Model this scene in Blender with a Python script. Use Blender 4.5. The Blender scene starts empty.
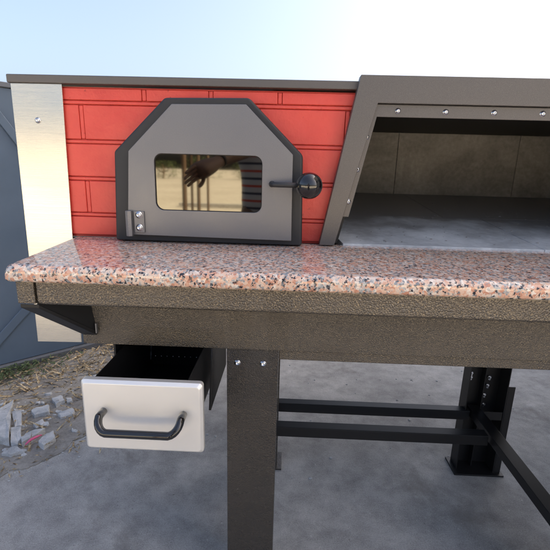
import bpy, bmesh, math, random
from mathutils import Vector, Matrix
R = math.radians
C = bpy.context.scene
# ------------------------------------------------------------------ camera
cam = bpy.data.objects.new('camera', bpy.data.cameras.new('camera'))
C.collection.objects.link(cam); C.camera = cam
cam.location = (0, 0, 1.26)
cam.data.sensor_width = 36; cam.data.lens = 26.84
cam.data.clip_start = 0.01; cam.data.clip_end = 1000
YAW, PITCH, ROLL = R(1.645), R(14.41), R(1.547)
cam.matrix_world = (Matrix.Translation((0, 0, 1.26)) @ Matrix.Rotation(YAW, 4, 'Z')
                    @ Matrix.Rotation(R(90) - PITCH, 4, 'X') @ Matrix.Rotation(ROLL, 4, 'Z'))
C.render.resolution_x = C.render.resolution_y = 1024
# ------------------------------------------------------------------ sky, sun, exposure
SUN_AZ, SUN_EL = R(82), R(40)        # azimuth clockwise from +Y
w = bpy.data.worlds.new('World'); C.world = w; w.use_nodes = True
nt = w.node_tree
sky = nt.nodes.new('ShaderNodeTexSky'); sky.sky_type = 'NISHITA'; sky.sun_disc = False
sky.sun_elevation = SUN_EL; sky.sun_rotation = SUN_AZ
sky.dust_density = 7.0; sky.air_density = 0.8; sky.ozone_density = 0.2
nt.links.new(sky.outputs[0], nt.nodes['Background'].inputs[0])
nt.nodes['Background'].inputs[1].default_value = 0.085
sun = bpy.data.objects.new('sun', bpy.data.lights.new('sun', 'SUN'))
C.collection.objects.link(sun)
sun.data.energy = 5.0; sun.data.angle = R(0.5); sun.data.color = (1, .93, .82)
sd = Vector((math.sin(SUN_AZ) * math.cos(SUN_EL), math.cos(SUN_AZ) * math.cos(SUN_EL), math.sin(SUN_EL)))
sun.rotation_euler = sd.to_track_quat('Z', 'Y').to_euler()
C.view_settings.view_transform = 'Standard'; C.view_settings.look = 'None'
C.view_settings.gamma = 1; C.view_settings.use_curve_mapping = False
C.view_settings.exposure = 2.45
# ------------------------------------------------------------------ helpers
def link(o): C.collection.objects.link(o); return o
def tag(o, label=None, cat=None, group=None, kind=None):
    if label: o['label'] = label
    if cat: o['category'] = cat
    if group: o['group'] = group
    if kind: o['kind'] = kind
    return o
def empty(name, loc=(0, 0, 0)):
    o = bpy.data.objects.new(name, None); o.location = loc; o.empty_display_size = .1
    return link(o)
def obj(name, bm, mat, parent=None, bevel=0, smooth=False, seg=2, ang=35):
    bmesh.ops.recalc_face_normals(bm, faces=bm.faces)
    me = bpy.data.meshes.new(name); bm.to_mesh(me); bm.free()
    me.materials.append(mat)
    o = link(bpy.data.objects.new(name, me))
    if parent is not None:
        o.parent = parent
        p = parent
        off = Vector((0, 0, 0))
        while p is not None: off += p.location; p = p.parent
        me.transform(Matrix.Translation(-off))
    if smooth:
        for f in me.polygons: f.use_smooth = True
    if bevel:
        m = o.modifiers.new('bevel', 'BEVEL'); m.width = bevel; m.segments = seg
        m.limit_method = 'ANGLE'; m.angle_limit = R(ang)
        for f in me.polygons: f.use_smooth = True
        m.harden_normals = True
    return o
def new(): return bmesh.new()
def box(bm, x0, x1, y0, y1, z0, z1):
    v = [bm.verts.new((x, y, z)) for x in (x0, x1) for y in (y0, y1) for z in (z0, z1)]
    for f in ((0,1,3,2),(4,6,7,5),(0,4,5,1),(2,3,7,6),(0,2,6,4),(1,5,7,3)):
        bm.faces.new([v[i] for i in f])
    return bm
def hexa(bm, p):   # 8 points: bottom 4 ccw, top 4 ccw
    v = [bm.verts.new(q) for q in p]
    for f in ((3,2,1,0),(4,5,6,7),(0,1,5,4),(1,2,6,5),(2,3,7,6),(3,0,4,7)):
        bm.faces.new([v[i] for i in f])
    return bm
def prism(bm, pts, y0, y1, axis='Y'):
    def P(a, b, d): return {'Y': (a, d, b), 'Z': (a, b, d), 'X': (d, a, b)}[axis]
    A = [bm.verts.new(P(a, b, y0)) for a, b in pts]; B = [bm.verts.new(P(a, b, y1)) for a, b in pts]
    bm.faces.new(A); bm.faces.new(B[::-1])
    n = len(pts)
    for i in range(n): bm.faces.new((A[i], A[(i+1) % n], B[(i+1) % n], B[i]))
    return bm
def ring_prism(bm, outer, inner, y0, y1):   # plate with a hole, same vertex count
    n = len(outer)
    def vs(l, y): return [bm.verts.new((a, y, b)) for a, b in l]
    O0, I0, O1, I1 = vs(outer, y0), vs(inner, y0), vs(outer, y1), vs(inner, y1)
    for i in range(n):
        j = (i+1) % n
        bm.faces.new((O0[i], O0[j], I0[j], I0[i])); bm.faces.new((O1[i], I1[i], I1[j], O1[j]))
        bm.faces.new((O0[i], O1[i], O1[j], O0[j])); bm.faces.new((I0[i], I0[j], I1[j], I1[i]))
    return bm
def tube(bm, pts, r, n=14, cap=True):
    pts = [Vector(p) for p in pts]; rings = []
    rs = r if isinstance(r, (list, tuple)) else [r] * len(pts)
    up = Vector((0, 0, 1)); prev = None
    for i, p in enumerate(pts):
        t = (pts[min(i+1, len(pts)-1)] - pts[max(i-1, 0)]).normalized()
        if prev is None:
            a = t.cross(up if abs(t.z) < .9 else Vector((1, 0, 0))).normalized()
        else: a = (prev - t * prev.dot(t)).normalized()
        prev = a; b = t.cross(a)
        rings.append([bm.verts.new(p + (a*math.cos(2*math.pi*k/n) + b*math.sin(2*math.pi*k/n)) * rs[i]) for k in range(n)])
    for i in range(len(rings)-1):
        for k in range(n):
            bm.faces.new((rings[i][k], rings[i][(k+1) % n], rings[i+1][(k+1) % n], rings[i+1][k]))
    if cap: bm.faces.new(rings[0][::-1]); bm.faces.new(rings[-1])
    return bm
def lathe_y(bm, c, prof, n=28):   # profile (radius, y offset) about the Y axis at c
    c = Vector(c); rings = []
    for r, y in prof:
        rings.append([bm.verts.new(c + Vector((r*math.cos(2*math.pi*k/n), y, r*math.sin(2*math.pi*k/n)))) for k in range(n)])
    for i in range(len(rings)-1):
        for k in range(n): bm.faces.new((rings[i][k], rings[i][(k+1) % n], rings[i+1][(k+1) % n], rings[i+1][k]))
    bm.faces.new(rings[0]); bm.faces.new(rings[-1][::-1])
    return bm
def bolt_head(bm, c, r, h=.005, n=24):     # button head screw facing -Y with hex socket
    x, y, z = c
    prof = [(r*1.25, 0), (r*1.25, -.001), (r, -.0012), (r*.98, -h*.4), (r*.8, -h*.8), (r*.55, -h), (r*.5, -h), (r*.42, -h*.35), (.0002, -h*.3)]
    return lathe_y(bm, c, prof, n)
# ------------------------------------------------------------------ materials
def mat(name, col, rough=.5, metal=0.0, coat=0.0, spec=.5):
    m = bpy.data.materials.new(name); m.use_nodes = True
    b = m.node_tree.nodes['Principled BSDF']
    b.inputs['Base Color'].default_value = (*col, 1); b.inputs['Roughness'].default_value = rough
    b.inputs['Metallic'].default_value = metal; b.inputs['Coat Weight'].default_value = coat
    b.inputs['Specular IOR Level'].default_value = spec
    m['b'] = 1
    return m
def N(m, t, **kw):
    n = m.node_tree.nodes.new(t)
    for k, v in kw.items():
        if k in n.inputs: n.inputs[k].default_value = v
        else: setattr(n, k, v)
    return n
def L(m, a, b): m.node_tree.links.new(a, b)
def coord(m, scale=(1, 1, 1)):
    tc = N(m, 'ShaderNodeNewGeometry'); mp = N(m, 'ShaderNodeMapping'); mp.inputs['Scale'].default_value = scale
    L(m, tc.outputs['Position'], mp.inputs[0]); return mp.outputs[0]
def noise(m, vec, scale, detail=4, rough=.55, dist=0):
    n = N(m, 'ShaderNodeTexNoise'); n.inputs['Scale'].default_value = scale; n.inputs['Detail'].default_value = detail
    n.inputs['Roughness'].default_value = rough; n.inputs['Distortion'].default_value = dist
    L(m, vec, n.inputs['Vector']); return n.outputs['Fac']
def ramp(m, fac, stops, interp='LINEAR'):
    r = N(m, 'ShaderNodeValToRGB'); cr = r.color_ramp; cr.interpolation = interp
    while len(cr.elements) < len(stops): cr.elements.new(.5)
    for e, (p, c) in zip(cr.elements, stops):
        e.position = p; e.color = (*c, 1) if isinstance(c, (tuple, list)) else (c, c, c, 1)
    L(m, fac, r.inputs[0]); return r.outputs[0]
def mix(m, fac, a, b, mode='MIX'):
    n = N(m, 'ShaderNodeMix', data_type='RGBA', blend_type=mode)
    for s, v in ((0, fac), (6, a), (7, b)):
        if hasattr(v, 'links'): L(m, v, n.inputs[s])
        elif s == 0: n.inputs[0].default_value = v
        else: n.inputs[s].default_value = (*v, 1)
    return n.outputs[2]
def bump(m, h, strength=.3, dist=.002, prev=None):
    n = N(m, 'ShaderNodeBump'); n.inputs['Strength'].default_value = strength; n.inputs['Distance'].default_value = dist
    L(m, h, n.inputs['Height'])
    if prev: L(m, prev, n.inputs['Normal'])
    return n.outputs[0]
def P(m): return m.node_tree.nodes['Principled BSDF']
def setc(m, c): L(m, c, P(m).inputs['Base Color'])
def setn(m, n_): L(m, n_, P(m).inputs['Normal'])
def setr(m, r): L(m, r, P(m).inputs['Roughness'])

# hammered bronze enamel
def hammered(name, scale, st, col=(.105, .085, .066)):
    m = mat(name, col, .2, .6, .25)
    v = coord(m)
    vor = N(m, 'ShaderNodeTexVoronoi', feature='SMOOTH_F1'); vor.inputs['Scale'].default_value = scale; vor.inputs['Smoothness'].default_value = .7
    nz = N(m, 'ShaderNodeTexNoise'); nz.inputs['Scale'].default_value = scale * .6
    L(m, v, nz.inputs['Vector'])
    mv = N(m, 'ShaderNodeMix', data_type='VECTOR'); mv.inputs[0].default_value = .004
    add = N(m, 'ShaderNodeVectorMath', operation='MULTIPLY_ADD'); add.inputs[1].default_value = (.0025,)*3
    L(m, nz.outputs['Color'], add.inputs[0]); L(m, v, add.inputs[2]); L(m, add.outputs[0], vor.inputs['Vector'])
    n2 = noise(m, v, scale * 3, 2)
    inv = N(m, 'ShaderNodeMath', operation='MULTIPLY'); inv.inputs[1].default_value = -1; L(m, vor.outputs['Distance'], inv.inputs[0])
    h = bump(m, inv.outputs[0], st, .0022)
    setn(m, bump(m, n2, .06, .0004, h))
    big = noise(m, v, 6, 3)
    setc(m, mix(m, big, tuple(c*.82 for c in col), tuple(c*1.25 for c in col)))
    setr(m, ramp(m, noise(m, coord(m, (1, 1, 2.5)), 11, 5, .65), [(.35, .16), (.68, .36)]))
    return m
M_ham = hammered('hammered_bronze_coarse', 300, 1.0, (.145, .122, .095))
M_beam = hammered('hammered_bronze_beam', 460, .7, (.115, .098, .078))
M_hamf = hammered('hammered_bronze_fine', 460, .8, (.070, .062, .054))
# dark steel
M_black = mat('black_satin_steel', (.012, .012, .013), .42, .0, 0, .35)
M_blackgl = mat('black_gloss', (.008, .008, .009), .06, 0, .5)
M_iron = mat('dark_cast_iron', (.022, .023, .026), .55, .1)
v = coord(M_iron); setn(M_iron, bump(M_iron, noise(M_iron, v, 500, 3), .25, .0006))
# gray powder coat with sparkle
M_gray = mat('gray_metallic_powder_coat', (.19, .19, .20), .42, .45)
v = coord(M_gray); n_ = noise(M_gray, v, 900, 2)
setc(M_gray, ramp(M_gray, n_, [(.35, (.15, .15, .158)), (.62, (.20, .20, .21)), (.78, (.34, .33, .34))]))
setn(M_gray, bump(M_gray, n_, .12, .0004))
setr(M_gray, ramp(M_gray, noise(M_gray, coord(M_gray), 9, 4), [(.3, .38), (.7, .5)]))
M_hood = mat('gray_brown_powder_coat', (.20, .19, .18), .45, .4)
n_ = noise(M_hood, coord(M_hood), 900, 2)
setc(M_hood, ramp(M_hood, n_, [(.35, (.095, .087, .082)), (.65, (.135, .124, .118)), (.8, (.25, .23, .22))]))
setn(M_hood, bump(M_hood, n_, .12, .0004))
# stainless steel
M_ss = mat('brushed_stainless_steel', (.61, .585, .53), .24, 1.0)
v = coord(M_ss, (1, 3, 420)); n_ = noise(M_ss, v, 4, 3)
setn(M_ss, bump(M_ss, n_, .02, .0002, bump(M_ss, noise(M_ss, coord(M_ss), 4, 1), .2, .02)))
setr(M_ss, ramp(M_ss, n_, [(.3, .24), (.7, .34)]))
M_ssd = mat('satin_stainless_drawer_front', (.86, .84, .80), .40, .6)
v = coord(M_ssd, (4, 4, 300)); n_ = noise(M_ssd, v, 4, 4)
setn(M_ssd, bump(M_ssd, n_, .05, .0004))
sm = noise(M_ssd, coord(M_ssd), 14, 5)
setr(M_ssd, ramp(M_ssd, sm, [(.3, .36), (.7, .5)]))
M_zinc = mat('zinc_plated_screw', (.75, .76, .78), .22, 1.0)
M_seal = mat('bright_hearth_edge', (.5, .5, .5), .5)
# red painted bricks
M_red = mat('red_masonry_paint', (.60, .075, .055), .42, 0, .0)
v = coord(M_red)
n1 = noise(M_red, v, 9, 5); n2 = noise(M_red, v, 160, 4)
c1 = ramp(M_red, n1, [(.3, (.58, .052, .038)), (.7, (.68, .075, .052))])
spot = ramp(M_red, noise(M_red, v, 60, 3), [(.70, 0.0), (.74, 1.0)])
setc(M_red, mix(M_red, spot, c1, (.42, .032, .024)))
setn(M_red, bump(M_red, n2, .3, .0014, bump(M_red, noise(M_red, v, 22, 4, .6), .5, .006)))
M_redj = mat('red_paint_in_brick_grooves', (.52, .042, .030), .5)
setn(M_redj, bump(M_redj, noise(M_redj, coord(M_redj), 160, 4), .25, .0012))
# granite
M_gr = mat('pink_granite', (.5, .3, .25), .03, 0, 0, .6)
v = coord(M_gr)
def cellfac(scale, warp, wscale, chan=0):
    nz = N(M_gr, 'ShaderNodeTexNoise'); nz.inputs['Scale'].default_value = wscale; nz.inputs['Detail'].default_value = 6; nz.inputs['Roughness'].default_value = .7; L(M_gr, v, nz.inputs['Vector'])
    add = N(M_gr, 'ShaderNodeVectorMath', operation='MULTIPLY_ADD'); add.inputs[1].default_value = (warp,)*3
    L(M_gr, nz.outputs['Color'], add.inputs[0]); L(M_gr, v, add.inputs[2])
    vo = N(M_gr, 'ShaderNodeTexVoronoi'); vo.inputs['Scale'].default_value = scale; L(M_gr, add.outputs[0], vo.inputs['Vector'])
    sep = N(M_gr, 'ShaderNodeSeparateColor'); L(M_gr, vo.outputs['Color'], sep.inputs[0]); return sep.outputs[chan]
base = ramp(M_gr, cellfac(135, .016, 130), [(0, (.66, .53, .44)), (.22, (.64, .37, .26)), (.5, (.70, .48, .36)), (.72, (.54, .26, .17)), (.86, (.76, .66, .57))], 'CONSTANT')
f2 = cellfac(200, .014, 190, 1)
clump = noise(M_gr, v, 30, 3)
mt = N(M_gr, 'ShaderNodeMath', operation='MULTIPLY_ADD'); L(M_gr, clump, mt.inputs[0]); mt.inputs[1].default_value = 1.1; mt.inputs[2].default_value = -.55
ad = N(M_gr, 'ShaderNodeMath', operation='ADD'); L(M_gr, f2, ad.inputs[0]); L(M_gr, mt.outputs[0], ad.inputs[1])
isg = ramp(M_gr, ad.outputs[0], [(0, 1.0), (.24, 0.0)], 'CONSTANT')
gcol = ramp(M_gr, f2, [(0, (.10, .11, .12)), (.12, (.27, .28, .29)), (.25, (.45, .45, .44))])
c2 = mix(M_gr, isg, base, gcol)
f3 = cellfac(215, .016, 210, 2)
blk = ramp(M_gr, f3, [(.0, 1.0), (.10, 0.0)], 'CONSTANT')
c3 = mix(M_gr, blk, c2, (.02, .022, .03))
fine = noise(M_gr, v, 420, 4, .7)
setc(M_gr, mix(M_gr, .5, c3, ramp(M_gr, fine, [(.3, .3), (.7, .8)]), 'SOFT_LIGHT'))
# concrete refractory
def concrete(name, c0, c1, sc=5, rough=.8, bs=.35):
    m = mat(name, c0, rough); v = coord(m)
    a = noise(m, v, sc, 7, .62, .6); b = noise(m, v, sc*14, 5)
    cc = ramp(m, a, [(.32, c0), (.68, c1)])
    setc(m, mix(m, .35, cc, ramp(m, b, [(.3, .3), (.7, .75)]), 'OVERLAY'))
    setn(m, bump(m, b, bs, .002)); return m
M_fire = concrete('refractory_concrete', (.15, .142, .134), (.31, .295, .28), 4)
M_hearth = concrete('grey_hearth_stone', (.38, .39, .395), (.72, .73, .72), 4, .36, .15)
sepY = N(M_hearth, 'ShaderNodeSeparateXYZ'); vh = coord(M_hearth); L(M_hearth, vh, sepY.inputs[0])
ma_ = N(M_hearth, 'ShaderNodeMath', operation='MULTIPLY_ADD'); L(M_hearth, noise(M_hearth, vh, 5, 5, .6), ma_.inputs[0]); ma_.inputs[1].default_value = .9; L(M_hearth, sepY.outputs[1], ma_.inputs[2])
back_ramp = ramp(M_hearth, ma_.outputs[0], [(.0, 0), (1.0, 0)])
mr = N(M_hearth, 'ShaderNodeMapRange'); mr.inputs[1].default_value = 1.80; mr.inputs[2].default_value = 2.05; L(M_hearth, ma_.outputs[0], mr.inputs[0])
setc(M_hearth, mix(M_hearth, mr.outputs[0], P(M_hearth).inputs['Base Color'].links[0].from_socket, (.20, .195, .19)))  # hearth colour turns darker towards the back, with a noisy edge
M_dark = mat('matt_dark_steel', (.02, .018, .016), .7)  # even near-black matt steel for chamber ceiling and hood shroud
# ground
M_yard = mat('worn_grey_concrete_yard', (.3, .3, .3), .85); v = coord(M_yard)
big = ramp(M_yard, noise(M_yard, v, 1.3, 8, .62, .2), [(.35, (.30, .295, .285)), (.65, (.43, .42, .40))])
mid = noise(M_yard, v, 9, 8, .7); grit = noise(M_yard, v, 230, 3, .7)
c_ = mix(M_yard, .7, big, ramp(M_yard, mid, [(.3, .28), (.7, .72)]), 'OVERLAY')
c_ = mix(M_yard, .6, c_, ramp(M_yard, grit, [(.3, .2), (.7, .85)]), 'SOFT_LIGHT')
st = ramp(M_yard, noise(M_yard, v, 2.3, 8, .72, .3), [(.56, 0.0), (.66, .7)])
c_ = mix(M_yard, st, c_, (.20, .19, .175))
wt = ramp(M_yard, noise(M_yard, v, 55, 5, .7), [(.655, 0.0), (.70, 1.0)])
c_ = mix(M_yard, wt, c_, (.58, .57, .55))
dk = ramp(M_yard, noise(M_yard, v, 80, 4, .7), [(.30, .8), (.35, 0.0)])
c_ = mix(M_yard, dk, c_, (.10, .095, .09))
setc(M_yard, c_)
setn(M_yard, bump(M_yard, grit, .6, .0025, bump(M_yard, mid, .5, .012)))
M_ground = concrete('dusty_tan_ground', (.46, .40, .30), (.60, .53, .41), .3, .95, .3)
M_soil = concrete('dry_soil', (.175, .165, .15), (.32, .305, .28), 7, .95, 1.0)
M_blue = mat('blue_grey_sheet_steel_paint', (.065, .105, .17), .38, 0)
v = coord(M_blue)
cb = ramp(M_blue, noise(M_blue, v, 2.2, 6, .6), [(.3, (.075, .11, .16)), (.7, (.10, .14, .20))])
scf = ramp(M_blue, noise(M_blue, v, 45, 5, .7), [(.70, 0.0), (.74, 1.0)])
setc(M_blue, mix(M_blue, scf, cb, (.13, .16, .21)))
setn(M_blue, bump(M_blue, noise(M_blue, v, 3, 3), .3, .006))
M_rail = mat('weathered_grey_angle_iron', (.13, .14, .16), .6, .3)
M_rub = concrete('broken_pale_concrete', (.33, .345, .355), (.54, .55, .555), 22, .9, .8)
M_glass = mat('gold_tinted_mirror_glass', (.14, .132, .11), .035, 1.0)
M_leafd = mat('dry_leaf', (.36, .27, .14), .8)
oi = N(M_leafd, 'ShaderNodeObjectInfo')
lv = noise(M_leafd, coord(M_leafd), 75, 3)
setc(M_leafd, ramp(M_leafd, lv, [(.34, (.10, .07, .045)), (.44, (.24, .17, .09)), (.54, (.42, .32, .18)), (.66, (.60, .52, .36))]))
M_weed = mat('green_weed_leaf', (.06, .09, .035), .6)
M_pink = mat('pink_plastic_scrap', (.65, .12, .25), .4)
M_render = concrete('pale_rendered_wall', (.40, .38, .34), (.48, .46, .42), 1, .9)

# ================================================================== SETTING
bm = new(); box(bm, -300, 300, -300, 300, -.5, -.008)
tag(obj('ground', bm, M_ground), kind='structure')
bm = new(); box(bm, -9, 9, -1.7, 9, -.3, 0)
tag(obj('concrete_yard', bm, M_yard), kind='structure')
# unseen building added on the right to keep the oven in shade
def add_shade_building():
    t = tag(empty('shade_building', (6, 1, 0)), 'tall pale rendered building added out of view on the right to shade the oven yard', 'building')
    bm = new(); box(bm, 4.6, 12, -1.3, 5.2, 0, 9); obj('wall', bm, M_render, t)
    bm = new(); box(bm, 4.5, 12.1, -1.4, 5.3, 9, 9.15); obj('roof', bm, M_rail, t)
    for k in range(3):
        y = -.9 + 2.1*k
        bm = new(); box(bm, 4.55, 4.598, y, y+1.3, 3.2, 4.6); f = obj('window', bm, M_rail, t)
        bm = new(); box(bm, 4.535, 4.548, y+.08, y+1.22, 3.28, 4.52); obj('pane', bm, M_blackgl, f)
add_shade_building()

# blue sheet steel wall, left background, at 45 degrees
WA = Vector((-1.754, 2.252, 0)); WD = Vector((.703, .711, 0)); WN = Vector((.711, -.703, 0))
def wp(s, z, o=0): p = WA + WD*s + WN*o; return (p.x, p.y, z)
def wbox(bm, s0, s1, z0, z1, o0, o1):
    return hexa(bm, [wp(s0,z0,o0), wp(s1,z0,o0), wp(s1,z0,o1), wp(s0,z0,o1), wp(s0,z1,o0), wp(s1,z1,o0), wp(s1,z1,o1), wp(s0,z1,o1)])
wall = tag(empty('sheet_steel_fence', WA), 'blue-grey sheet steel fence with diagonal ribs behind the left end of the oven', 'fence')
bm = new(); wbox(bm, -3.0, 4.2, .045, 1.66, -.03, 0); obj('panel', bm, M_blue, wall, .003)
bm = new(); wbox(bm, -3.0, 4.2, -.003, .042, -.035, .03); obj('bottom_rail', bm, M_rail, wall, .004)
bm = new(); wbox(bm, -3.0, 4.2, 1.662, 1.69, -.035, .012); obj('top_rail', bm, M_rail, wall, .004)
def wrib(p, q, wd):
    (s0, z0), (s1, z1) = p, q; d = Vector((s1-s0, z1-z0)).normalized(); n = Vector((-d.y, d.x))*wd/2
    bm = new()
    a = [(s0+n.x, z0+n.y), (s0-n.x, z0-n.y), (s1-n.x, z1-n.y), (s1+n.x, z1+n.y)]
    hexa(bm, [wp(s, z, .002) for s, z in a] + [wp(s, z, .016) for s, z in a])
    obj('diagonal_rib', bm, M_blue, wall, .004)
wrib((.08, 1.655), (.60, .83), .045)
wrib((-.08, .115), (.62, 1.40-.60), .05)

# soil strip with litter at the foot of the fence
rnd = random.Random(5)
def soilpoly():
    inner = [wp(s, 0, 0) for s in (-2.5, -1.5, -.5, 0, .5, 1.2, 2.2, 3.2)]
    outer = []
    for i, s in enumerate((3.2, 2.4, 1.6, 1.1, .8, .55, .35, .2, 0.0, -.15, -.3, -.5, -.9, -1.6, -2.5)):
        wd = .20 if s > 1.2 else (.30 if s > .9 else (.38 if s > .7 else (.58 if s > .45 else (.86 if s > .25 else 1.0))))
        outer.append(wp(s, 0, wd + rnd.uniform(-.05, .05)))
    for lv_ in range(5):
        nxt = []
        for a, b in zip(outer[:-1], outer[1:]):
            l_ = math.hypot(b[0]-a[0], b[1]-a[1]); j1, j2 = rnd.uniform(-.16, .16)*l_, rnd.uniform(-.16, .16)*l_
            nxt += [a, ((a[0]+b[0])/2 + j1, (a[1]+b[1])/2 + j2, 0)]
        outer = nxt + [outer[-1]]
    return [(p[0], p[1]) for p in inner + outer]
bm = new(); prism(bm, soilpoly(), -.05, .004, 'Z'); tag(obj('soil_strip', bm, M_soil), kind='structure')

# ================================================================== THE OVEN
OV = tag(empty('pizza_oven', (.3, 1.2, 0)), 'red brick fronted pizza oven with pink granite counter on a hammered bronze steel frame', 'oven')
# --- body: stainless corner cladding, brick facade
BX0, BX1, FT = -.785, 2.0, 1.472
bm = new(); prism(bm, [(-.791, .705), (-.648, .708), (-.6435, 1.06), (-.633, FT), (-.7765, FT)], 1.196, 1.2)
hexa(bm, [(-.7905, 1.2005, .705), (-.788, 1.2005, .705), (-.788, 2.3, .705), (-.7905, 2.3, .705), (-.776, 1.2005, FT), (-.7735, 1.2005, FT), (-.7735, 2.3, FT), (-.776, 2.3, FT)])
sp = obj('side_panel', bm, M_ss, OV, .0015)
bm = new(); bolt_head(bm, (-.710, 1.1958, 1.376), .0065); obj('screw', bm, M_zinc, sp, smooth=True)
def hx(z): return .112 + (z - 1.053) * .19     # the brickwork stops behind the slanted hood plate
bm = new(); prism(bm, [(-.660, 1.05), (hx(1.05), 1.05), (hx(FT), FT-.004), (-.660, FT-.004)], 1.212, 1.24)
obj('mortar_wall', bm, M_redj, OV)
# courses (z0, z1, joints)
rows = [(1.05, 1.1165, [-.66, .12, .5]), (1.1165, 1.2205, [-.66, -.590, -.34, -.09, .158, .5]), (1.2205, 1.323, [-.66, -.44, -.19, .20, .5]),
        (1.323, 1.427, [-.66, -.590, -.342, -.094, .154, .5]), (1.427, FT-.001, [-.66, -.410, -.224, -.034, .21, .5])]
fac = empty('brick_facade', (0, 0, 0)); fac.parent = OV; fac.location = (0, 0, 0)
bmb = new()
g = .0042
for z0, z1, js in rows:
    for a, b in zip(js[:-1], js[1:]):
        xa, xb, za_, zb_ = a + (g + .0022 if a > -.65 else 0.0), b - g - .0022, z0+g+.0022, z1-g-.0022
        if xa > hx(za_) - .01: continue
        prism(bmb, [(xa, za_), (min(xb, hx(za_)), za_), (min(xb, hx(zb_)), zb_), (xa, zb_)], 1.2045, 1.2145)
# flat raised mortar bands between the bricks
for i, (z0, z1, js) in enumerate(rows[1:], 1):
    box(bmb, -.66, hx(z0), 1.2052, 1.2146, z0-g-.0005, z0+g+.0005)
    for j in js[1:-1]:
        if j > hx(z0): continue
        box(bmb, j-g+.0015-.003, j+g-.0015+.003, 1.2056, 1.2147, z0+g+.003, z1-g-.003)
bpy.data.objects.remove(fac)
bmr = new()
def hx2(z): return 2*.70 - hx(z)
for z0, z1, js in rows:      # the same brickwork on the far side of the hood
    off = 0 if (z0*100) % 2 < 1 else .12
    xs_ = [hx2(z0)] + [x for x in (1.42+off, 1.67+off, 1.92+off) if x > hx2(z0)+.03 and x < 1.97] + [1.98]
    for i_ in range(len(xs_)-1):
        a, b = xs_[i_], xs_[i_+1]
        box(bmr, a+g+.002, b-g-.002, 1.2045, 1.2145, z0+g+.0022, z1-g-.0022)
bm = new(); prism(bm, [(hx2(1.05), 1.05), (1.98, 1.05), (1.98, FT-.004), (hx2(FT), FT-.004)], 1.212, 1.24); obj('mortar_wall', bm, M_redj, OV)
obj('brick_facade', bmb, M_red, OV, .0028, seg=2)
obj('brick_facade', bmr, M_red, OV, .0028, seg=2)
bm = new(); box(bm, -.783, 2.02, 1.19, 2.32, FT, FT+.022); obj('top_cap', bm, M_hood, OV, .003)
bm = new(); box(bm, -.780, .12, 1.245, 2.3, .86, 1.04); box(bm, 1.98, 2.0, 1.2, 2.3, .86, FT); box(bm, .12, 1.98, 1.245, 2.3, .86, 1.04)
obj('body_base', bm, M_black, OV)
# --- cast iron firebox frame and glazed door
fo = [(-.492, 1.053), (-.480, 1.297), (-.336, 1.436), (-.113, 1.440), (.0335, 1.299), (.041, 1.053)]
fi = [(-.440, 1.075), (-.430, 1.283), (-.315, 1.400), (-.130, 1.403), (-.012, 1.288), (-.006, 1.075)]
bm = new(); ring_prism(bm, fo, fi, 1.146, 1.204); obj('door_frame', bm, M_iron, OV, .007, seg=3, ang=20)
bm = new(); prism(bm, [(x*1.0, z) for x, z in fi], 1.18, 1.2); obj('door_seal', bm, M_black, OV)
def rrect(x0, x1, z0, z1, r, n=8):
    out = []
    for cx, cz, a0 in ((x1-r, z1-r, 0), (x0+r, z1-r, 90), (x0+r, z0+r, 180), (x1-r, z0+r, 270)):
        for k in range(n+1):
            a = R(a0 + 90*k/n); out.append((cx + r*math.cos(a), cz + r*math.sin(a)))
    return out
def cast(poly, c, pts):  # for each inner point, the outer outline hit from the centre
    res = []
    for p in pts:
        d = (p[0]-c[0], p[1]-c[1]); best = None
        for i in range(len(poly)):
            a, b = poly[i], poly[(i+1) % len(poly)]
            e = (b[0]-a[0], b[1]-a[1]); den = d[0]*e[1]-d[1]*e[0]
            if abs(den) < 1e-9: continue
            t = ((a[0]-c[0])*e[1]-(a[1]-c[1])*e[0])/den; u = ((a[0]-c[0])*d[1]-(a[1]-c[1])*d[0])/den
            if t > 0 and -1e-6 <= u <= 1+1e-6 and (best is None or t < best): best = t
        res.append((c[0]+d[0]*best, c[1]+d[1]*best))
    return res
dp = [(-.449, 1.073), (-.434, 1.298), (-.313, 1.418), (-.119, 1.421), (.0065, 1.299), (.010, 1.069)]
wi = rrect(-.366, -.074, 1.1435, 1.294, .022)
cen = (-.22, 1.219)
# insert the exact corners of the plate: extra window points in line with each corner
def withcorners(inner):
    pts = list(inner)
    ang = lambda p: math.atan2(p[1]-cen[1], p[0]-cen[0])
    extra = []
    for q in dp:
        h = cast(inner, cen, [q])[0]; extra.append((h, q))
    allp = [(p, None) for p in pts] + extra
    allp.sort(key=lambda t: ang(t[0]))
    inn = [t[0] for t in allp]; out = [t[1] if t[1] else cast(dp, cen, [t[0]])[0] for t in allp]
    return out, inn
o_, i_ = withcorners(wi)
door = None
bm = new(); ring_prism(bm, o_, i_, 1.130, 1.136); door = obj('fire_door', bm, M_gray, OV, .0012)
bm = new(); prism(bm, rrect(-.376, -.064, 1.1335, 1.304, .026), 1.1375, 1.1415); obj('window_pane', bm, M_glass, door)
bm = new(); ring_prism(bm, rrect(-.372, -.068, 1.1375, 1.300, .025), rrect(-.3645, -.0755, 1.145, 1.2925, .021), 1.1362, 1.1373); obj('window_gasket', bm, M_black, door)
bm = new(); box(bm, -.425, -.017, 1.142, 1.165, 1.085, 1.13)
obj('door_back', bm, M_iron, door)
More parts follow.
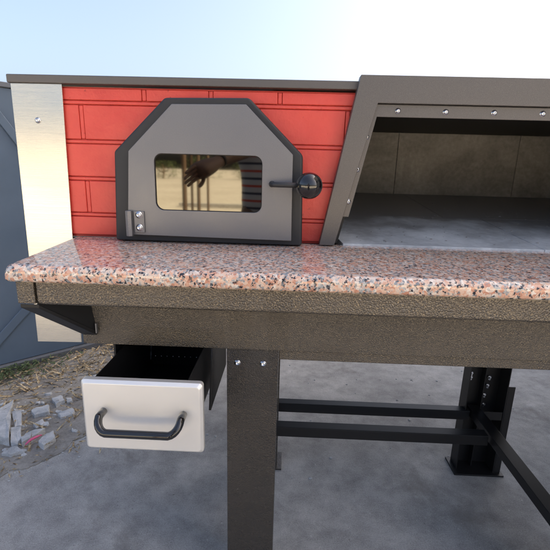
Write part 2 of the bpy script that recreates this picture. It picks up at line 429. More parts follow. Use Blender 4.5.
# hinge: knuckle and strap with two screws
bm = new(); tube(bm, [(-.440, 1.122, 1.070), (-.440, 1.122, 1.140)], .0095, 6); hk = obj('hinge_knuckle', bm, M_gray, door, .001)
bm = new(); box(bm, -.427, -.399, 1.1245, 1.1292, 1.080, 1.139); hp = obj('hinge_strap', bm, M_gray, door, .001)
for z in (1.129, 1.094):
    bm = new(); bolt_head(bm, (-.4125, 1.1245, z), .0078, .006); obj('hinge_screw', bm, M_zinc, door, smooth=True)
# handle rod and ball
bm = new(); tube(bm, [(-.047, 1.1295, 1.222), (-.047, 1.112, 1.222), (-.045, 1.099, 1.222), (-.038, 1.091, 1.222), (-.028, 1.088, 1.222), (.03, 1.082, 1.222)], .0068, 14)
tube(bm, [(-.047, 1.131, 1.222), (-.047, 1.126, 1.222)], .0085, 16)
obj('handle_rod', bm, M_iron, door, smooth=True)
bm = new(); bmesh.ops.create_uvsphere(bm, u_segments=40, v_segments=24, radius=.034, matrix=Matrix.Translation((.051, 1.080, 1.222)) @ Matrix.Rotation(R(90), 4, 'Y'))
tube(bm, [(.018, 1.083, 1.222), (.030, 1.082, 1.222)], .0085, 16)
obj('handle_knob', bm, M_blackgl, door, smooth=True)
# --- hood around the baking opening
XC = .70
def mir(pts): return [(2*XC - x, z) for x, z in reversed(pts)]
HT = 1.505
ol = [(.091, 1.053), (.1765, HT)]; il = [(.134, 1.053), (.226, 1.437)]
bm = new(); prism(bm, ol + mir(ol) + mir(il)[:0] + [(2*XC-.134, 1.053), (2*XC-.226, 1.437), (.226, 1.437), (.134, 1.053)], 1.168, 1.200)
hood = obj('hood_plate', bm, M_hood, OV, .0015)
bm = new()
lo = [(.1535, 1.135), (.2255, 1.4355)]; li = [(.171, 1.135), (.2275, 1.404)]
prism(bm, lo + mir(lo) + mir(li)[::-1][:0] + [(2*XC-.171, 1.135), (2*XC-.2275, 1.404), (.2275, 1.404), (.171, 1.135)], 1.178, 1.184)
inn = obj('opening_frame', bm, M_hood, OV, .001)
bolts = [(.282, 1.4195), (.408, 1.4195), (.535, 1.420), (.661, 1.4205), (.788, 1.421), (.914, 1.421)] + [(.2035, 1.352), (.185, 1.266), (.1665, 1.178)] 
for x, z in bolts:
    bm = new(); bolt_head(bm, (x, 1.178, z), .0062, .0055); obj('frame_bolt', bm, M_zinc, inn, smooth=True)
# hood back: joins plate to body (dark shroud)
bm = new(); prism(bm, [(.112, 1.055), (.146, 1.055), (.238, 1.45), (.2, 1.468), (.19, 1.468)], 1.201, 1.26); prism(bm, [(.24, 1.44), (1.2, 1.44), (1.2, 1.468), (.24, 1.468)], 1.202, 1.258)
obj('shroud', bm, M_dark, OV)
# --- baking chamber
BY = 2.25
def fz(y): return 1.0535 + (y - 1.2) * .0935
ch = new()
box(ch, -.06, 2.0, BY+.001, BY+.06, 1.0, 1.459)
box(ch, -.06, -.002, 1.262, BY, 1.0, 1.459); box(ch, 1.9, 1.97, 1.262, BY, 1.0, 1.459)
prism(ch, [(-.06,1.262),(.118,1.262),(.118,1.29),(-.06,1.29)], 1.0, 1.459, 'Z')
bm = new(); box(bm, -.06, 1.97, 1.262, BY, 1.46, 1.468); obj('chamber_ceiling', bm, M_dark, OV)
cm = obj('baking_chamber', ch, M_fire, OV, .002)
# back wall slabs
bm = new(); xs = [.002, .552, 1.165, 1.395, 1.898]
for a, b in zip(xs[:-1], xs[1:]):
    y = BY - .018 + rnd.uniform(-.001, .001)
    box(bm, a+.0006, b-.0006, y, BY-.001, 1.1, 1.4597)
obj('back_wall_slab', bm, M_fire, OV, .004)
# hearth slab of three stones following the gentle rise
bm = new()
def hearth(x0, x1, y0, y1, ch0=0):
    if ch0: b = [(x0, y0+.075), (x0+.0, y0+.075), (x0+.012, y0), (x1, y0), (x1, y1), (x0, y1)][1:]
    else: b = [(x0, y0), (x1, y0), (x1, y1), (x0, y1)]
    A = [bm.verts.new((x, y, fz(y)-.03)) for x, y in b]; B = [bm.verts.new((x, y, fz(y)+.004)) for x, y in b]
    bm.faces.new(A[::-1]); bm.faces.new(B); n = len(b)
    for i in range(n): bm.faces.new((A[i], A[(i+1) % n], B[(i+1) % n], B[i]))
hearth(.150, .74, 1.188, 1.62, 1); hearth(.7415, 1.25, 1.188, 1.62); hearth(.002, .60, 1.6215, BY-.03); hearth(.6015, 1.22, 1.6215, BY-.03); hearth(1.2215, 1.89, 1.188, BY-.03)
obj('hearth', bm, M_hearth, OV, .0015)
bm = new(); ra = random.Random(4)
for k in range(160):
    x, y = ra.uniform(.18, 1.4), 1.22 + abs(ra.gauss(0, .35)); q = ra.uniform(.0008, .0028)
    if y > 2.1: continue
    bmesh.ops.create_icosphere(bm, subdivisions=1, radius=q, matrix=Matrix.Translation((x, y, fz(y)+.0045)) @ Matrix.Diagonal((ra.uniform(.7, 2), ra.uniform(.7, 1.5), .6, 1)))
tag(obj('ash_crumbs', bm, M_fire), 'tiny ash and stone crumbs scattered on the grey hearth', 'ash', kind='stuff')
# --- granite counter, bullnose edge
GX0 = -.625
bm = new()
prof = []
y0, zt, zb, r = .820, 1.050, 1.0135, .015
for k in range(9):
    a = R(90 + 90*k/8); prof.append((y0 + r + r*math.cos(a), zt - r + r*math.sin(a)))
prof += [(y0, zb+.006), (y0+.006, zb)]
def xl(y): return -.602 + (-.643+.602)*(y-.84)/(1.19-.84)
for k, (xsh) in enumerate((0,)):
    n = len(prof)
    st_ = []
    xr = 2.0
    def ringat(inset, xfun):
        pr = [(1.2, zt)] + [p for p in prof] + [(1.2, zb)]
        return [bm.verts.new((xfun(y), y, z)) for y, z in pr]
    left = []
    for j in range(7):      # rounded left end
        a = R(90*j/6); dx = .016*(1-math.sin(a)); dz = .016*(1-math.cos(a))
        pr = [(1.2, zt)] + prof + [(1.2, zb)]
        left.append([bm.verts.new((xl(y)+dx*1.0, max(y, y0 + dz*.0) + (dz*.35 if y < .84 else 0), max(zb, min(z, zt) - (dz if z > zt-.02 and j > 0 else 0)) if True else z)) for y, z in pr])
    left = left[::-1] if False else left
    right = ringat(0, lambda y: xr)
    # left[0] is innermost (dx .016, no drop); later rings go out and down
    rings = [right] + left
    m_ = len(right)
    for i in range(len(rings)-1):
        for q in range(m_-1): bm.faces.new((rings[i][q], rings[i][q+1], rings[i+1][q+1], rings[i+1][q]))
        bm.faces.new((rings[i][m_-1], rings[i][0], rings[i+1][0], rings[i+1][m_-1]))
    bm.faces.new(rings[-1]); bm.faces.new(right[::-1])
obj('granite_counter', bm, M_gr, OV, smooth=False)
gc = bpy.data.objects['granite_counter']
for f in gc.data.polygons: f.use_smooth = True
try: gc.data.set_sharp_from_angle(angle=R(50))
except Exception: pass
# --- hammered front rail below the granite
bm = new(); box(bm, -.5545, 2.0, .850, .869, .954, 1.0125)
obj('front_rail', bm, M_ham, OV, .008, seg=5)
bm = new(); box(bm, -.596, -.5565, .850, .868, .956, 1.0125); prism(bm, [(.868, 1.0125), (1.16, 1.0125), (1.16, .95), (.868, .956)], -.596, -.593, 'X')
obj('corner_rail', bm, M_ham, OV, .004, seg=3)
# underside tray between rail and beam
bm = new(); box(bm, -.59, 2.0, .872, 1.19, 1.0, 1.010); obj('counter_tray', bm, M_black, OV)
# gusset bracket at the left end
bm = new()
gp = [(.853, .955), (.853, .95), (.965, .844), (.985, .844), (1.17, .90), (1.17, .99), (.87, .99)]
A = []; 
def gx(y): return -.592 + (y-.853)*.70
hexa(bm, [(-.594,.853,.945),(-.552,.853,.945),(-.478,.962,.838),(-.515,.962,.838), (-.594,.853,.9545),(-.552,.853,.9545),(-.478,.962,.850),(-.515,.962,.850)])
gu = obj('gusset', bm, M_black, OV, .0015)
bm = new(); hexa(bm, [(-.558,.856,.947),(-.554,.856,.947),(-.480,.9615,.843),(-.484,.9615,.843), (-.556,.866,.995),(-.553,.866,.995),(-.479,.99,.94),(-.482,.99,.94)])
obj('gusset_web', bm, M_black, OV)
bm = new(); box(bm, -.4785, -.4755, .955, .963, .846, .872); obj('gusset_tab', bm, M_gray, OV)
# --- lower beam
bm = new(); box(bm, -.518, 2.0, .965, .969, .8125, .9985); box(bm, -.518, 2.0, .969, 1.02, .8125, .816)
box(bm, -.518, -.514, .969, 1.17, .816, .9985)
obj('lower_beam', bm, M_beam, OV, .003)
bm = new(); box(bm, -.505, -.500, .98, .99, .74, .81); 
bm.free()
bm = new(); box(bm, -.012, 2.0, .979, 1.015, .7815, .8115); obj('lower_rail', bm, M_beam, OV, .002)
# --- legs
def leg(x0, x1, y0, y1, z1, m, op=1):
    bm = new(); box(bm, x0, x1, y0, y0+.004, .008, z1); box(bm, x0, x0+.004, y0+.004, y1, .008, z1); box(bm, x1-.004, x1, y0+.004, y1, .008, z1)
    o = obj('leg', bm, m, OV, .003)
    bm = new(); box(bm, x0-.02, x1+.02, y0-.02, y1+.02, 0, .0075); obj('foot_plate', bm, m, o, .001)
    return o
l1 = leg(-.1475, -.0135, .973, 1.05, .8115, M_hamf)
for x in (-.1195, -.0525):
    bm = new(); bolt_head(bm, (x, .973, .771), .0068, .004); obj('leg_bolt', bm, M_zinc, l1, smooth=True)
leg(.85, .984, .973, 1.05, .78, M_hamf)
leg(-.1475, -.0135, 1.53, 1.60, .86, M_hamf)
# rear right leg: channel open to the front, seen between the beam and the shelf bars
bm = new()
hexa(bm, [(.775,1.62,.008),(.925,1.62,.008),(.925,1.624,.008),(.775,1.624,.008),(.775,1.62,.86),(.925,1.62,.86),(.925,1.624,.86),(.775,1.624,.86)])
box(bm, .771, .775, 1.56, 1.624, .008, .86); box(bm, .925, .929, 1.55, 1.624, .008, .86)
box(bm, .9295, .957, 1.55, 1.554, .008, .42); box(bm, .845, .849, 1.585, 1.619, .008, .86)
l4 = obj('leg', bm, M_black, OV, .001)
bm = new(); box(bm, .755, .965, 1.53, 1.64, 0, .0075); obj('foot_plate', bm, M_black, l4, .001)
for x, z in ((.80, .445), (.80, .425), (.878, .428), (.875, .39), (.868, .345), (.872, .30), (.868, .235)):
    bm = new(); tube(bm, [(x, 1.619, z), (x-.008, 1.596, z)], .0045, 8); lathe_y(bm, (x, 1.617, z), [(.008, 0), (.008, -.005), (.0002, -.005)], 6)
    obj('leg_bolt', bm, M_zinc, l4)
# shelf bars
bm = new(); box(bm, -.14, .79, 1.553, 1.592, .296, .30); box(bm, -.14, .79, 1.553, 1.557, .258, .296); obj('shelf_bar', bm, M_black, OV, .0015)
bm = new(); box(bm, -.14, .79, 1.386, 1.428, .296, .30); box(bm, -.14, .79, 1.386, 1.390, .258, .296); obj('shelf_bar', bm, M_black, OV, .0015)
bm = new(); box(bm, .795, .842, .979, 1.60, .270, .304); obj('cross_bar', bm, M_black, OV, .0015)
bm = new(); box(bm, .8425, .925, 1.553, 1.557, .262, .30); obj('shelf_bar_end', bm, M_black, OV, .001)
# --- drawer
dr = empty('drawer', (-.31, .8, .72)); dr.parent = OV; dr.location = Vector((-.31, .8, .72)) - OV.location
def dobj(name, bm, m, **k): 
    return obj(name, bm, m, dr, **k)
# front plate folded, with soft corners
bm = new()
fr = rrect(-.4450, -.1745, .6290, .8035, .008, 5)
inset = [( -.31 + (x+.31)*.953, .716 + (z-.716)*.925) for x, z in fr]
A = [bm.verts.new((x, .802, z)) for x, z in fr]; B = [bm.verts.new((x, .795, z)) for x, z in inset]
Cc = [bm.verts.new((x, .815, z)) for x, z in fr]
bm.faces.new(B); bm.faces.new(Cc[::-1]); n = len(A)
for i in range(n):
    j = (i+1) % n
    bm.faces.new((A[i], A[j], B[j], B[i])); bm.faces.new((A[j], A[i], Cc[i], Cc[j]))
dobj('drawer_front', bm, M_ssd, bevel=.003, seg=3, ang=12)
# tray
bm = new()
xa, xb, ya, yb, za, zbm = -.424, -.212, .816, 1.20, .797, .640
box(bm, xa, xa+.0015, ya, yb, zbm, za); box(bm, xb-.0015, xb, ya, yb, zbm, za)
box(bm, xa+.0015, xb-.0015, ya, yb, zbm, zbm+.0015)
dobj('drawer_tray', bm, M_black)
# back wall with a row of punched holes (small frames of steel between them)
bm = new(); hz = .742
box(bm, xa+.0015, xb-.0015, yb-.0015, yb, zbm+.0015, hz-.003); box(bm, xa+.0015, xb-.0015, yb-.0015, yb, hz+.003, za)
hs = [-.362 + .0175*k for k in range(8)]
edges = [xa+.0015] + [e for h in hs for e in (h-.003, h+.003)] + [xb-.0015]
for k in range(0, len(edges), 2): box(bm, edges[k], edges[k+1], yb-.0015, yb, hz-.003, hz+.003)
dobj('drawer_back', bm, M_black)
for k in range(8):  # bright zinc dots added in place of light through the punched holes
    bm = new(); lathe_y(bm, (-.412 + .0190*k, yb-.0015, .670), [(.0028, 0), (.0018, -.001), (.0003, -.0014)], 8)
    dobj('hole_light_dot', bm, M_zinc, smooth=True)
bm = new(); rw = random.Random(3)
tube(bm, [(xa+.004, 1.195 - .002*k, .74 - .008*k) for k in range(10)], [rw.uniform(.001, .0035) for k in range(10)], 6)
dobj('weld_seam', bm, M_rail)
# handle: black tube D
bm = new(); cx0, cx1, hzt = -.3965, -.2175, .718
pts = [(cx0, .797, hzt+.012)]
for k in range(7): a = R(90*k/6); pts.append((cx0-.000 + .022*(1-math.cos(a))-.0, .772 - .022*math.sin(a)+0, hzt+.012 - .032*math.sin(a)*.5 - .008*k/6))
q = pts[-1]
for k in range(1, 12): pts.append((q[0] + (cx1-cx0-.044)*k/12, q[1], q[2]))
for k in range(7): a = R(90 - 90*k/6); pts.append((cx1 - .022*(1-math.cos(a)), .772 - .022*math.sin(a), hzt+.012 - .032*math.sin(a)*.5 - .008*(6-k)/6))
pts.append((cx1, .797, hzt+.012))
tube(bm, pts, .0088, 18)
dobj('drawer_handle', bm, M_blackgl, smooth=True)
# drawer runner bracket hanging from the beam
bm = new(); hexa(bm, [(-.188,.93,.655),(-.182,.93,.655),(-.182,1.19,.655),(-.188,1.19,.655),(-.188,.972,.812),(-.182,.972,.812),(-.182,1.19,.812),(-.188,1.19,.812)])
box(bm, -.182, -.158, .990, 1.19, .805, .812)
obj('drawer_runner', bm, M_black, OV, .001)
bm = new(); box(bm, -.445, -.439, .975, 1.19, .66, .812); obj('drawer_runner', bm, M_black, OV, .001)

# ================================================================== RUBBLE
rub = [([(-1.473,1.849),(-1.462,1.944),(-1.36,1.77),(-1.237,1.578),(-1.289,1.586)], 'long broken concrete slab at the left edge beside the dry leaves', .035),
 ([(-1.392,1.826),(-1.355,1.843),(-1.27,1.723),(-1.296,1.702)], 'narrow concrete fragment between the long slab and the rubble heap', .02),
 ([(-1.3,1.682),(-1.257,1.692),(-1.204,1.615),(-1.197,1.575),(-1.23,1.578)], 'squarish concrete fragment touching the near end of the long slab', .03),
 ([(-1.301,1.84),(-1.235,1.89),(-1.194,1.833),(-1.255,1.793)], 'pale rectangular concrete fragment in the middle of the dry leaves', .03),
 ([(-1.258,1.96),(-1.227,1.996),(-1.171,1.935),(-1.197,1.893)], 'squarish pale concrete fragment farthest from the drawer and nearest the fence', .03),
 ([(-1.157,1.829),(-1.105,1.877),(-1.081,1.864),(-1.071,1.828),(-1.121,1.796)], 'oblong pale concrete fragment nearest the open drawer', .022),
 ([(-1.212,1.615),(-1.2,1.664),(-1.134,1.688),(-1.148,1.625),(-1.173,1.573)], 'tilted concrete fragment just left of the pink plastic scrap', .035),
 ([(-1.109,1.587),(-1.11,1.634),(-1.085,1.672),(-1.048,1.626),(-1.068,1.561)], 'chunky concrete fragment just right of the pink plastic scrap', .035),
 ([(-1.248,1.554),(-1.194,1.57),(-1.134,1.535),(-1.188,1.504),(-1.23,1.512)], 'flat concrete fragment in front of the pink plastic scrap', .02),
 ([(-1.188,1.974),(-1.161,1.985),(-1.136,1.945),(-1.162,1.935)], 'small concrete fragment right beside the farthest squarish one', .018),
 ([(-1.223,1.727),(-1.198,1.783),(-1.171,1.744),(-1.192,1.703)], 'small wedge of concrete in the centre of the rubble heap', .02),
 ([(-1.024,1.722),(-.993,1.717),(-.987,1.698),(-1.007,1.697)], 'tiny white concrete chip lying alone on the bare yard', .01),
 ([(-1.411,1.862),(-1.348,1.859),(-1.329,1.842),(-1.373,1.83)], 'flat sliver of concrete beside the top of the long slab', .012),
 ([(-1.298,1.928),(-1.283,1.934),(-1.268,1.908),(-1.278,1.903)], 'tiny upright concrete chip among the dry leaves', .02)]
for pts, lab, h in rub:
    h *= .85
    rr = random.Random(hash(lab) % 1000 if False else len(lab)*7)
    # subdivide and jitter outline
    P2 = []
    for i in range(len(pts)):
        a, b = Vector(pts[i]), Vector(pts[(i+1) % len(pts)])
        P2.append(a)
        k = 3
        nn = Vector((-(b-a).y, (b-a).x)).normalized()
        for q_ in range(1, k): P2.append(a.lerp(b, q_/k) + nn*rr.uniform(-.0028, .0028))
    cx = sum(p.x for p in P2)/len(P2); cy = sum(p.y for p in P2)/len(P2)
    tx, ty = rr.uniform(-.12, .12), rr.uniform(-.05, .10)
    bm = new(); A = [bm.verts.new((p.x, p.y, -.004)) for p in P2]
    B = [bm.verts.new((cx+(p.x-cx)*.94+rr.uniform(-.003,.003), cy+(p.y-cy)*.94+rr.uniform(-.003,.003), h + (p.x-cx)*tx+(p.y-cy)*ty+rr.uniform(-.003,.003))) for p in P2]
    n = len(P2); cc_ = bm.verts.new((cx, cy, h + rr.uniform(0, .004)))
    bm.faces.new(A[::-1])
    for i in range(n):
        j = (i+1) % n; bm.faces.new((A[i], A[j], B[j], B[i])); bm.faces.new((B[i], B[j], cc_))
    tag(obj('concrete_fragment', bm, M_rub, None, .0025, seg=2, ang=20), lab, 'rubble', 'broken concrete pieces by the fence')
chipm = None
rc = random.Random(21)
for k in range(26):
    s_, o_2 = rc.uniform(-.15, .42), rc.uniform(.42, .98)
    if k % 5 == 0: s_, o_2 = rc.uniform(.3, .75), rc.uniform(.5, .85)
    p = wp(s_, 0, o_2); q = rc.uniform(.008, .022)
    bm = new(); n = rc.choice((5, 6, 7)); a0 = rc.uniform(0, 6)
    ps = [(p[0] + q*rc.uniform(.7, 1.5)*math.cos(a0+6.283*j/n), p[1] + q*rc.uniform(.5, 1.1)*math.sin(a0+6.283*j/n)) for j in range(n)]
    A = [bm.verts.new((x, y, 0)) for x, y in ps]; B = [bm.verts.new((p[0]+(x-p[0])*.85, p[1]+(y-p[1])*.85, q*rc.uniform(.4, .9))) for x, y in ps]
    bm.faces.new(A[::-1]); bm.faces.new(B)
    for j in range(n): bm.faces.new((A[j], A[(j+1) % n], B[(j+1) % n], B[j]))
    tag(obj('concrete_chip', bm, M_rub, None, .0012, ang=20), 'small pale concrete chip lying between the larger broken pieces', 'chip', 'small concrete chips between the larger pieces')
bm = new(); tube(bm, [(-1.150, 1.560, .03), (-1.140, 1.585, .038), (-1.128, 1.61, .036), (-1.120, 1.635, .028)], [.003, .006, .006, .003], 8)
tag(obj('plastic_scrap', bm, M_pink, smooth=True), 'curled pink plastic scrap caught among the concrete fragments', 'scrap')
# litter: dry leaves and grass, crumbs
def leaf(bm, x, y, z, s, rr, el=2.2):
    a = rr.uniform(0, 6.28); t = rr.uniform(-.9, .9); u = Vector((math.cos(a), math.sin(a), t*.6)); v_ = Vector((-math.sin(a), math.cos(a), rr.uniform(-.5, .5)))
    c = Vector((x, y, z)); 
    P_ = [c - u*s*el/2, c + v_*s*.3 + Vector((0,0,s*.15)), c + u*s*el/2, c - v_*s*.3]
    bm.faces.new([bm.verts.new(p) for p in P_])
bm = new(); bw = new(); bc = new(); rr = random.Random(11)
for k in range(4600):
    s = rr.uniform(-1.6, 2.6); o = abs(rr.gauss(.0, .17)) + .03
    if rr.random() < .38: s = rr.uniform(-.6, .55); o = rr.uniform(.15, .95 - .5*max(0, s))
    p = wp(s, 0, o); leaf(bm, p[0], p[1], rr.uniform(.004, .028)*max(.2, 1-o*1.5), rr.choice((.004, .006, .009, .014, .02)), rr, rr.choice((1.1, 1.6, 2.5, 5, 9)))
for k in range(700):
    s = rr.gauss(.02, .16); o = abs(rr.gauss(.05, .07)) + .04; p = wp(s, 0, o)
    leaf(bw, p[0], p[1], rr.uniform(.01, .05), rr.uniform(.008, .02), rr, rr.uniform(1.2, 2.5))
for k in range(900):
    s = rr.uniform(-.8, 1.2); o = rr.uniform(.12, .72); p = wp(s, 0, o); q = rr.uniform(.0015, .005) if k % 4 else rr.uniform(.005, .013)
    if k % 6 == 0: p = (rr.uniform(-.9, 1.6), rr.uniform(1.4, 3.2), 0); q *= .6
    bmesh.ops.create_icosphere(bc, subdivisions=1, radius=q, matrix=Matrix.Translation((p[0], p[1], q*.3)) @ Matrix.Diagonal((rr.uniform(.7,1.6), rr.uniform(.7,1.3), .6, 1)))
for k in range(900):
    s = rr.uniform(-.6, 1.0); o = (.97 if s < .25 else .86 if s < .45 else .58 if s < .7 else .36) + rr.gauss(0, .06); p = wp(s, 0, o); q = rr.uniform(.001, .004)
    bmesh.ops.create_icosphere(bc, subdivisions=1, radius=q, matrix=Matrix.Translation((p[0], p[1], q*.5)) @ Matrix.Diagonal((rr.uniform(.7,1.8), rr.uniform(.7,1.3), .6, 1)))
    if k % 3 == 0: leaf(bm, p[0] + .02, p[1], .006, rr.choice((.004, .007, .012)), rr, 3)
tag(obj('dry_leaf_litter', bm, M_leafd), 'dry straw coloured leaves and grass scattered along the foot of the blue fence', 'leaf litter', kind='stuff')
tag(obj('green_weeds', bw, M_weed), 'low dark green weeds growing at the foot of the blue fence', 'weeds', kind='stuff')
tag(obj('concrete_crumbs', bc, M_rub), 'small pale concrete crumbs strewn around the broken fragments', 'gravel', kind='stuff')

# ================================================================== WHAT THE OVEN DOOR MIRRORS: the yard behind the camera
M_skin = mat('skin', (.22, .12, .08), .5)
M_hair = mat('dark_hair', (.015, .012, .01), .6)
M_tr = mat('dark_blue_jeans', (.03, .04, .07), .8)
M_shoe = mat('black_shoe', (.02, .02, .02), .5)
M_phone = mat('dark_phone', (.02, .02, .022), .2)
M_shirt = mat('striped_cotton', (.7, .68, .66), .85)
g_ = N(M_shirt, 'ShaderNodeNewGeometry'); sx = N(M_shirt, 'ShaderNodeSeparateXYZ'); L(M_shirt, g_.outputs['Position'], sx.inputs[0])
m1 = N(M_shirt, 'ShaderNodeMath', operation='MULTIPLY'); L(M_shirt, sx.outputs[2], m1.inputs[0]); m1.inputs[1].default_value = 1/.088
m2 = N(M_shirt, 'ShaderNodeMath', operation='FRACT'); L(M_shirt, m1.outputs[0], m2.inputs[0])
setc(M_shirt, ramp(M_shirt, m2.outputs[0], [(0, (.62, .60, .60)), (.10, (.60, .07, .03)), (.26, (.62, .60, .60)), (.60, (.03, .035, .07)), (.76, (.62, .60, .60))], 'CONSTANT'))
def skin(name, chains, m, parent, sub=2):
    """chains: list of [(xyz, r), ...]; a chain may start on an earlier vertex given as an int"""
    verts, edges, rad = [], [], []
    for chn in chains:
        prev = None
        for it in chn:
            if isinstance(it, int): prev = it; continue
            verts.append(it[0]); rad.append(it[1])
            if prev is not None: edges.append((prev, len(verts)-1))
            prev = len(verts)-1
    me = bpy.data.meshes.new(name); me.from_pydata(verts, edges, []); me.skin_vertices or me.attributes
    o = link(bpy.data.objects.new(name, me)); me.materials.append(m)
    sk = o.modifiers.new('skin', 'SKIN'); 
    for i, r_ in enumerate(rad):
        rr_ = r_ if isinstance(r_, tuple) else (r_, r_)
        me.skin_vertices[0].data[i].radius = rr_
    me.skin_vertices[0].data[0].use_root = True
    sk.use_smooth_shade = True
    ss = o.modifiers.new('sub', 'SUBSURF'); ss.levels = ss.render_levels = sub
    if parent is not None:
        o.parent = parent; me.transform(Matrix.Translation(-parent.location))
    return o
def hand(wrist, dirv, palm_n, parent_list, side, curl=.5):
    """chains for palm, four fingers and a thumb growing from a wrist index (int)"""
PX, PY = -.15, -.34
pe = tag(empty('person', (PX, PY, 0)), 'person in a striped short sleeved shirt standing behind the camera, one arm reaching out', 'person')
def V(*a): return tuple(a)
chains = [
 [(V(PX,PY,.98),(.135,.10)), (V(PX,PY,1.12),(.125,.095)), (V(PX,PY-.01,1.28),(.14,.10)), (V(PX,PY-.01,1.40),(.12,.085)), (V(PX,PY,1.49),.055), (V(PX,PY+.02,1.55),.052), (V(PX,PY+.035,1.61),(.07,.085)), (V(PX,PY+.03,1.69),(.072,.09)), (V(PX,PY+.02,1.745),(.05,.06))],
 [3, (V(PX-.17,PY+.02,1.41),.058), (V(PX-.13,PY+.17,1.375),.046), (V(PX-.08,PY+.29,1.36),.041), (V(-.28,.05,1.335),.044), (V(-.335,.145,1.305),.036), (V(-.362,.20,1.285),(.034,.030)), (V(-.385,.245,1.270),(.054,.042)), (V(-.42,.305,1.246),(.068,.046)), (V(-.436,.33,1.236),(.062,.04))],
 [3, (V(PX+.17,PY,1.41),.058), (V(PX+.24,PY+.03,1.27),.046), (V(PX+.28,PY+.08,1.15),.041), (V(.10,-.16,1.18),.04), (V(.07,-.09,1.215),.028), (V(.062,-.06,1.235),(.038,.022))],
 [0, (V(PX-.10,PY,.88),.09), (V(PX-.11,PY+.01,.50),.062), (V(PX-.115,PY-.01,.12),.042), (V(PX-.12,PY+.09,.05),.035)],
 [0, (V(PX+.10,PY,.88),.09), (V(PX+.11,PY+.01,.50),.062), (V(PX+.115,PY-.01,.12),.042), (V(PX+.12,PY+.09,.05),.035)],
]
body = skin('body', chains, M_skin, pe)
# nose, ears as small extra forms on the head mesh's own children
def fingers(base, d, u, n_, k0, curl, name):
    base, d, u, n_ = Vector(base), Vector(d).normalized(), Vector(u).normalized(), Vector(n_).normalized()
    for i, (off, ln) in enumerate(((-.030, .066), (-.010, .076), (.011, .071), (.030, .055))):
        p = base + u*off; pts = [p - d*.02]
        a = 0
        for q_, f_ in enumerate((.42, .32, .26)):
            a += curl*(.5 + q_*.35); dirv = d*math.cos(a) + n_*math.sin(a); pts.append(pts[-1] + dirv*(ln*f_ + (.02 if q_ == 0 else 0)))
        rs = (.0095, .009, .0085, .007)
        skin('finger', [[(tuple(pp), rs[j]) for j, pp in enumerate(pts)]], M_skin, body_parent, 1)
    p = base - d*.05 - u*.030
    pts = [p, p - u*.022 + d*.018 + n_*.008, p - u*.032 + d*.043 + n_*.016, p - u*.034 + d*.066 + n_*.020]
    skin('thumb', [[(tuple(pp), (.011, .0105, .010, .008)[j]) for j, pp in enumerate(pts)]], M_skin, body_parent, 1)
body_parent = pe
fingers((-.440, .338, 1.234), (-.60, .60, -.50), (-.15, .52, .80), (.72, .55, -.1), 0, .12, 'l')
fingers((.066, -.03, 1.255), (-.1, .75, .6), (.95, .1, .1), (-.2, .35, -.8), 0, .9, 'r')
# face
def blob(name, c, r, sc, m):
    bm = new(); bmesh.ops.create_uvsphere(bm, u_segments=14, v_segments=10, radius=r, matrix=Matrix.Translation(c) @ Matrix.Diagonal((*sc, 1))); obj(name, bm, m, pe, smooth=True)
blob('nose', (PX, PY+.125, 1.625), .014, (.9, 1.2, 1.6), M_skin)
for sx_ in (-1, 1):
    blob('ear', (PX+sx_*.078, PY+.03, 1.63), .022, (.35, .7, 1.3), M_skin)
    blob('eye', (PX+sx_*.031, PY+.108, 1.652), .011, (1, 1, 1), M_blackgl)
bm = new(); bmesh.ops.create_uvsphere(bm, u_segments=12, v_segments=8, radius=.022, matrix=Matrix.Translation((PX, PY+.108, 1.585)) @ Matrix.Diagonal((1, .35, .25, 1)))
obj('mouth', bm, mat('lips', (.3, .11, .09), .5), pe, smooth=True)
bm = new(); bmesh.ops.create_icosphere(bm, subdivisions=3, radius=.1, matrix=Matrix.Translation((PX, PY+.005, 1.712)) @ Matrix.Diagonal((.84, 1.02, .72, 1)))
for v_ in bm.verts:
    if v_.co.z < 1.70 and v_.co.y > PY+.03: v_.co.z = 1.70
obj('hair', bm, M_hair, pe, smooth=True)
skin('shirt', [[(V(PX,PY,.94),(.172,.125)), (V(PX,PY,1.10),(.158,.12)), (V(PX,PY-.01,1.28),(.168,.122)), (V(PX,PY-.01,1.41),(.140,.10)), (V(PX,PY,1.465),.072)],
   [3, (V(PX-.165,PY+.02,1.41),.072), (V(PX-.150,PY+.10,1.39),.066), (V(PX-.138,PY+.15,1.38),.062)], [3, (V(PX+.165,PY,1.41),.072), (V(PX+.22,PY+.02,1.31),.062)]], M_shirt, pe)
skin('trousers', [[(V(PX,PY,.97),(.145,.11)), (V(PX,PY,.90),(.15,.11))], [1, (V(PX-.10,PY,.82),.095), (V(PX-.11,PY+.01,.50),.075), (V(PX-.115,PY-.01,.10),.06)],
   [1, (V(PX+.10,PY,.82),.095), (V(PX+.11,PY+.01,.50),.075), (V(PX+.115,PY-.01,.10),.06)]], M_tr, pe)
for sx_ in (-1, 1): skin('shoe', [[(V(PX+sx_*.116,PY-.05,.052),(.042,.045)), (V(PX+sx_*.118,PY+.04,.048),(.045,.042)), (V(PX+sx_*.124,PY+.15,.038),(.045,.032)), (V(PX+sx_*.125,PY+.19,.034),(.035,.026))]], M_shoe, pe)
bm = new(); tube(bm, [(-.345, .165, 1.300), (-.352, .18, 1.293)], .036, 24); obj('wristband', bm, M_black, pe, smooth=True)
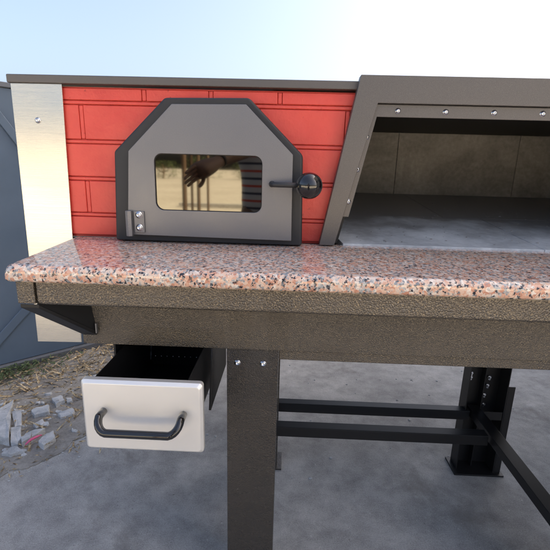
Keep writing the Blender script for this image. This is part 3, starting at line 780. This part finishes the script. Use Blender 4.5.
bm = new(); box(bm, -.012, .132, -.016, -.008, 1.205, 1.275); tag(obj('phone', bm, M_phone, None, .004), 'dark phone held up sideways in the hand of the person in the striped shirt', 'phone')
# posts, kerb and shrubs across the sunlit street
M_post = mat('rusty_brown_post', (.16, .09, .045), .7)
for x, r_, lab in ((-1.33, .030, 'thickest rusty post, nearest the wall-less end of the yard'), (-1.235, .016, 'slim rusty post next to the thickest one'),
                   (-1.15, .022, 'rusty post third from the open street, medium thick'), (-1.03, .016, 'slim rusty post standing nearest the striped shirt')):
    bm = new(); tube(bm, [(x, -3.0, -.02), (x, -3.0, 2.7)], r_, 10)
    tag(obj('steel_post', bm, M_post), lab, 'post', 'steel posts behind the photographer')
bm = new(); box(bm, -3.6, 9, -11.4, -11.2, -.01, .12); tag(obj('kerb', bm, M_render), kind='structure')
M_lf = mat('dusty_green_leaves', (.09, .12, .035), .7)
labs = ['low rounded shrub across the street, farthest left in the door glass', 'broad yellowish shrub across the street', 'tall shrub across the street behind the posts', 'small dense shrub across the street', 'wide shrub at the open end of the street', 'tallest dusty tree across the street']
for i, (x, y, r_, h) in enumerate(((-14, -44, 2.2, 1.9), (-10, -46, 2.6, 2.4), (-18, -45, 2.4, 2.6), (-5, -47, 2, 2.0), (3, -48, 3, 2.6), (-23, -50, 3, 4.2))):
    t = tag(empty('street_shrub', (x, y, 0)), labs[i], 'shrub', 'shrubs across the street')
    bm = new(); rr = random.Random(i)
    for k in range(700):
        a, b_ = rr.uniform(0, 6.28), rr.uniform(.05, 1); q = r_*rr.uniform(.5, 1)*(1-abs(b_-.45)*.7)*(1+.3*math.sin(a*3+i))
        leaf(bm, x+q*math.cos(a), y+q*math.sin(a), h*b_, .16, rr, 1.6)
    obj('crown', bm, M_lf, t)
    bm = new(); tube(bm, [(x, y, -.02), (x+.1, y, h*.4), (x, y+.1, h*.8)], [.12, .09, .04], 8)
    for k in range(4): tube(bm, [(x, y, h*.3), (x+math.cos(k*1.6)*r_*.5, y+math.sin(k*1.6)*r_*.5, h*.7)], [.06, .02], 6)
    obj('trunk', bm, M_post, t)
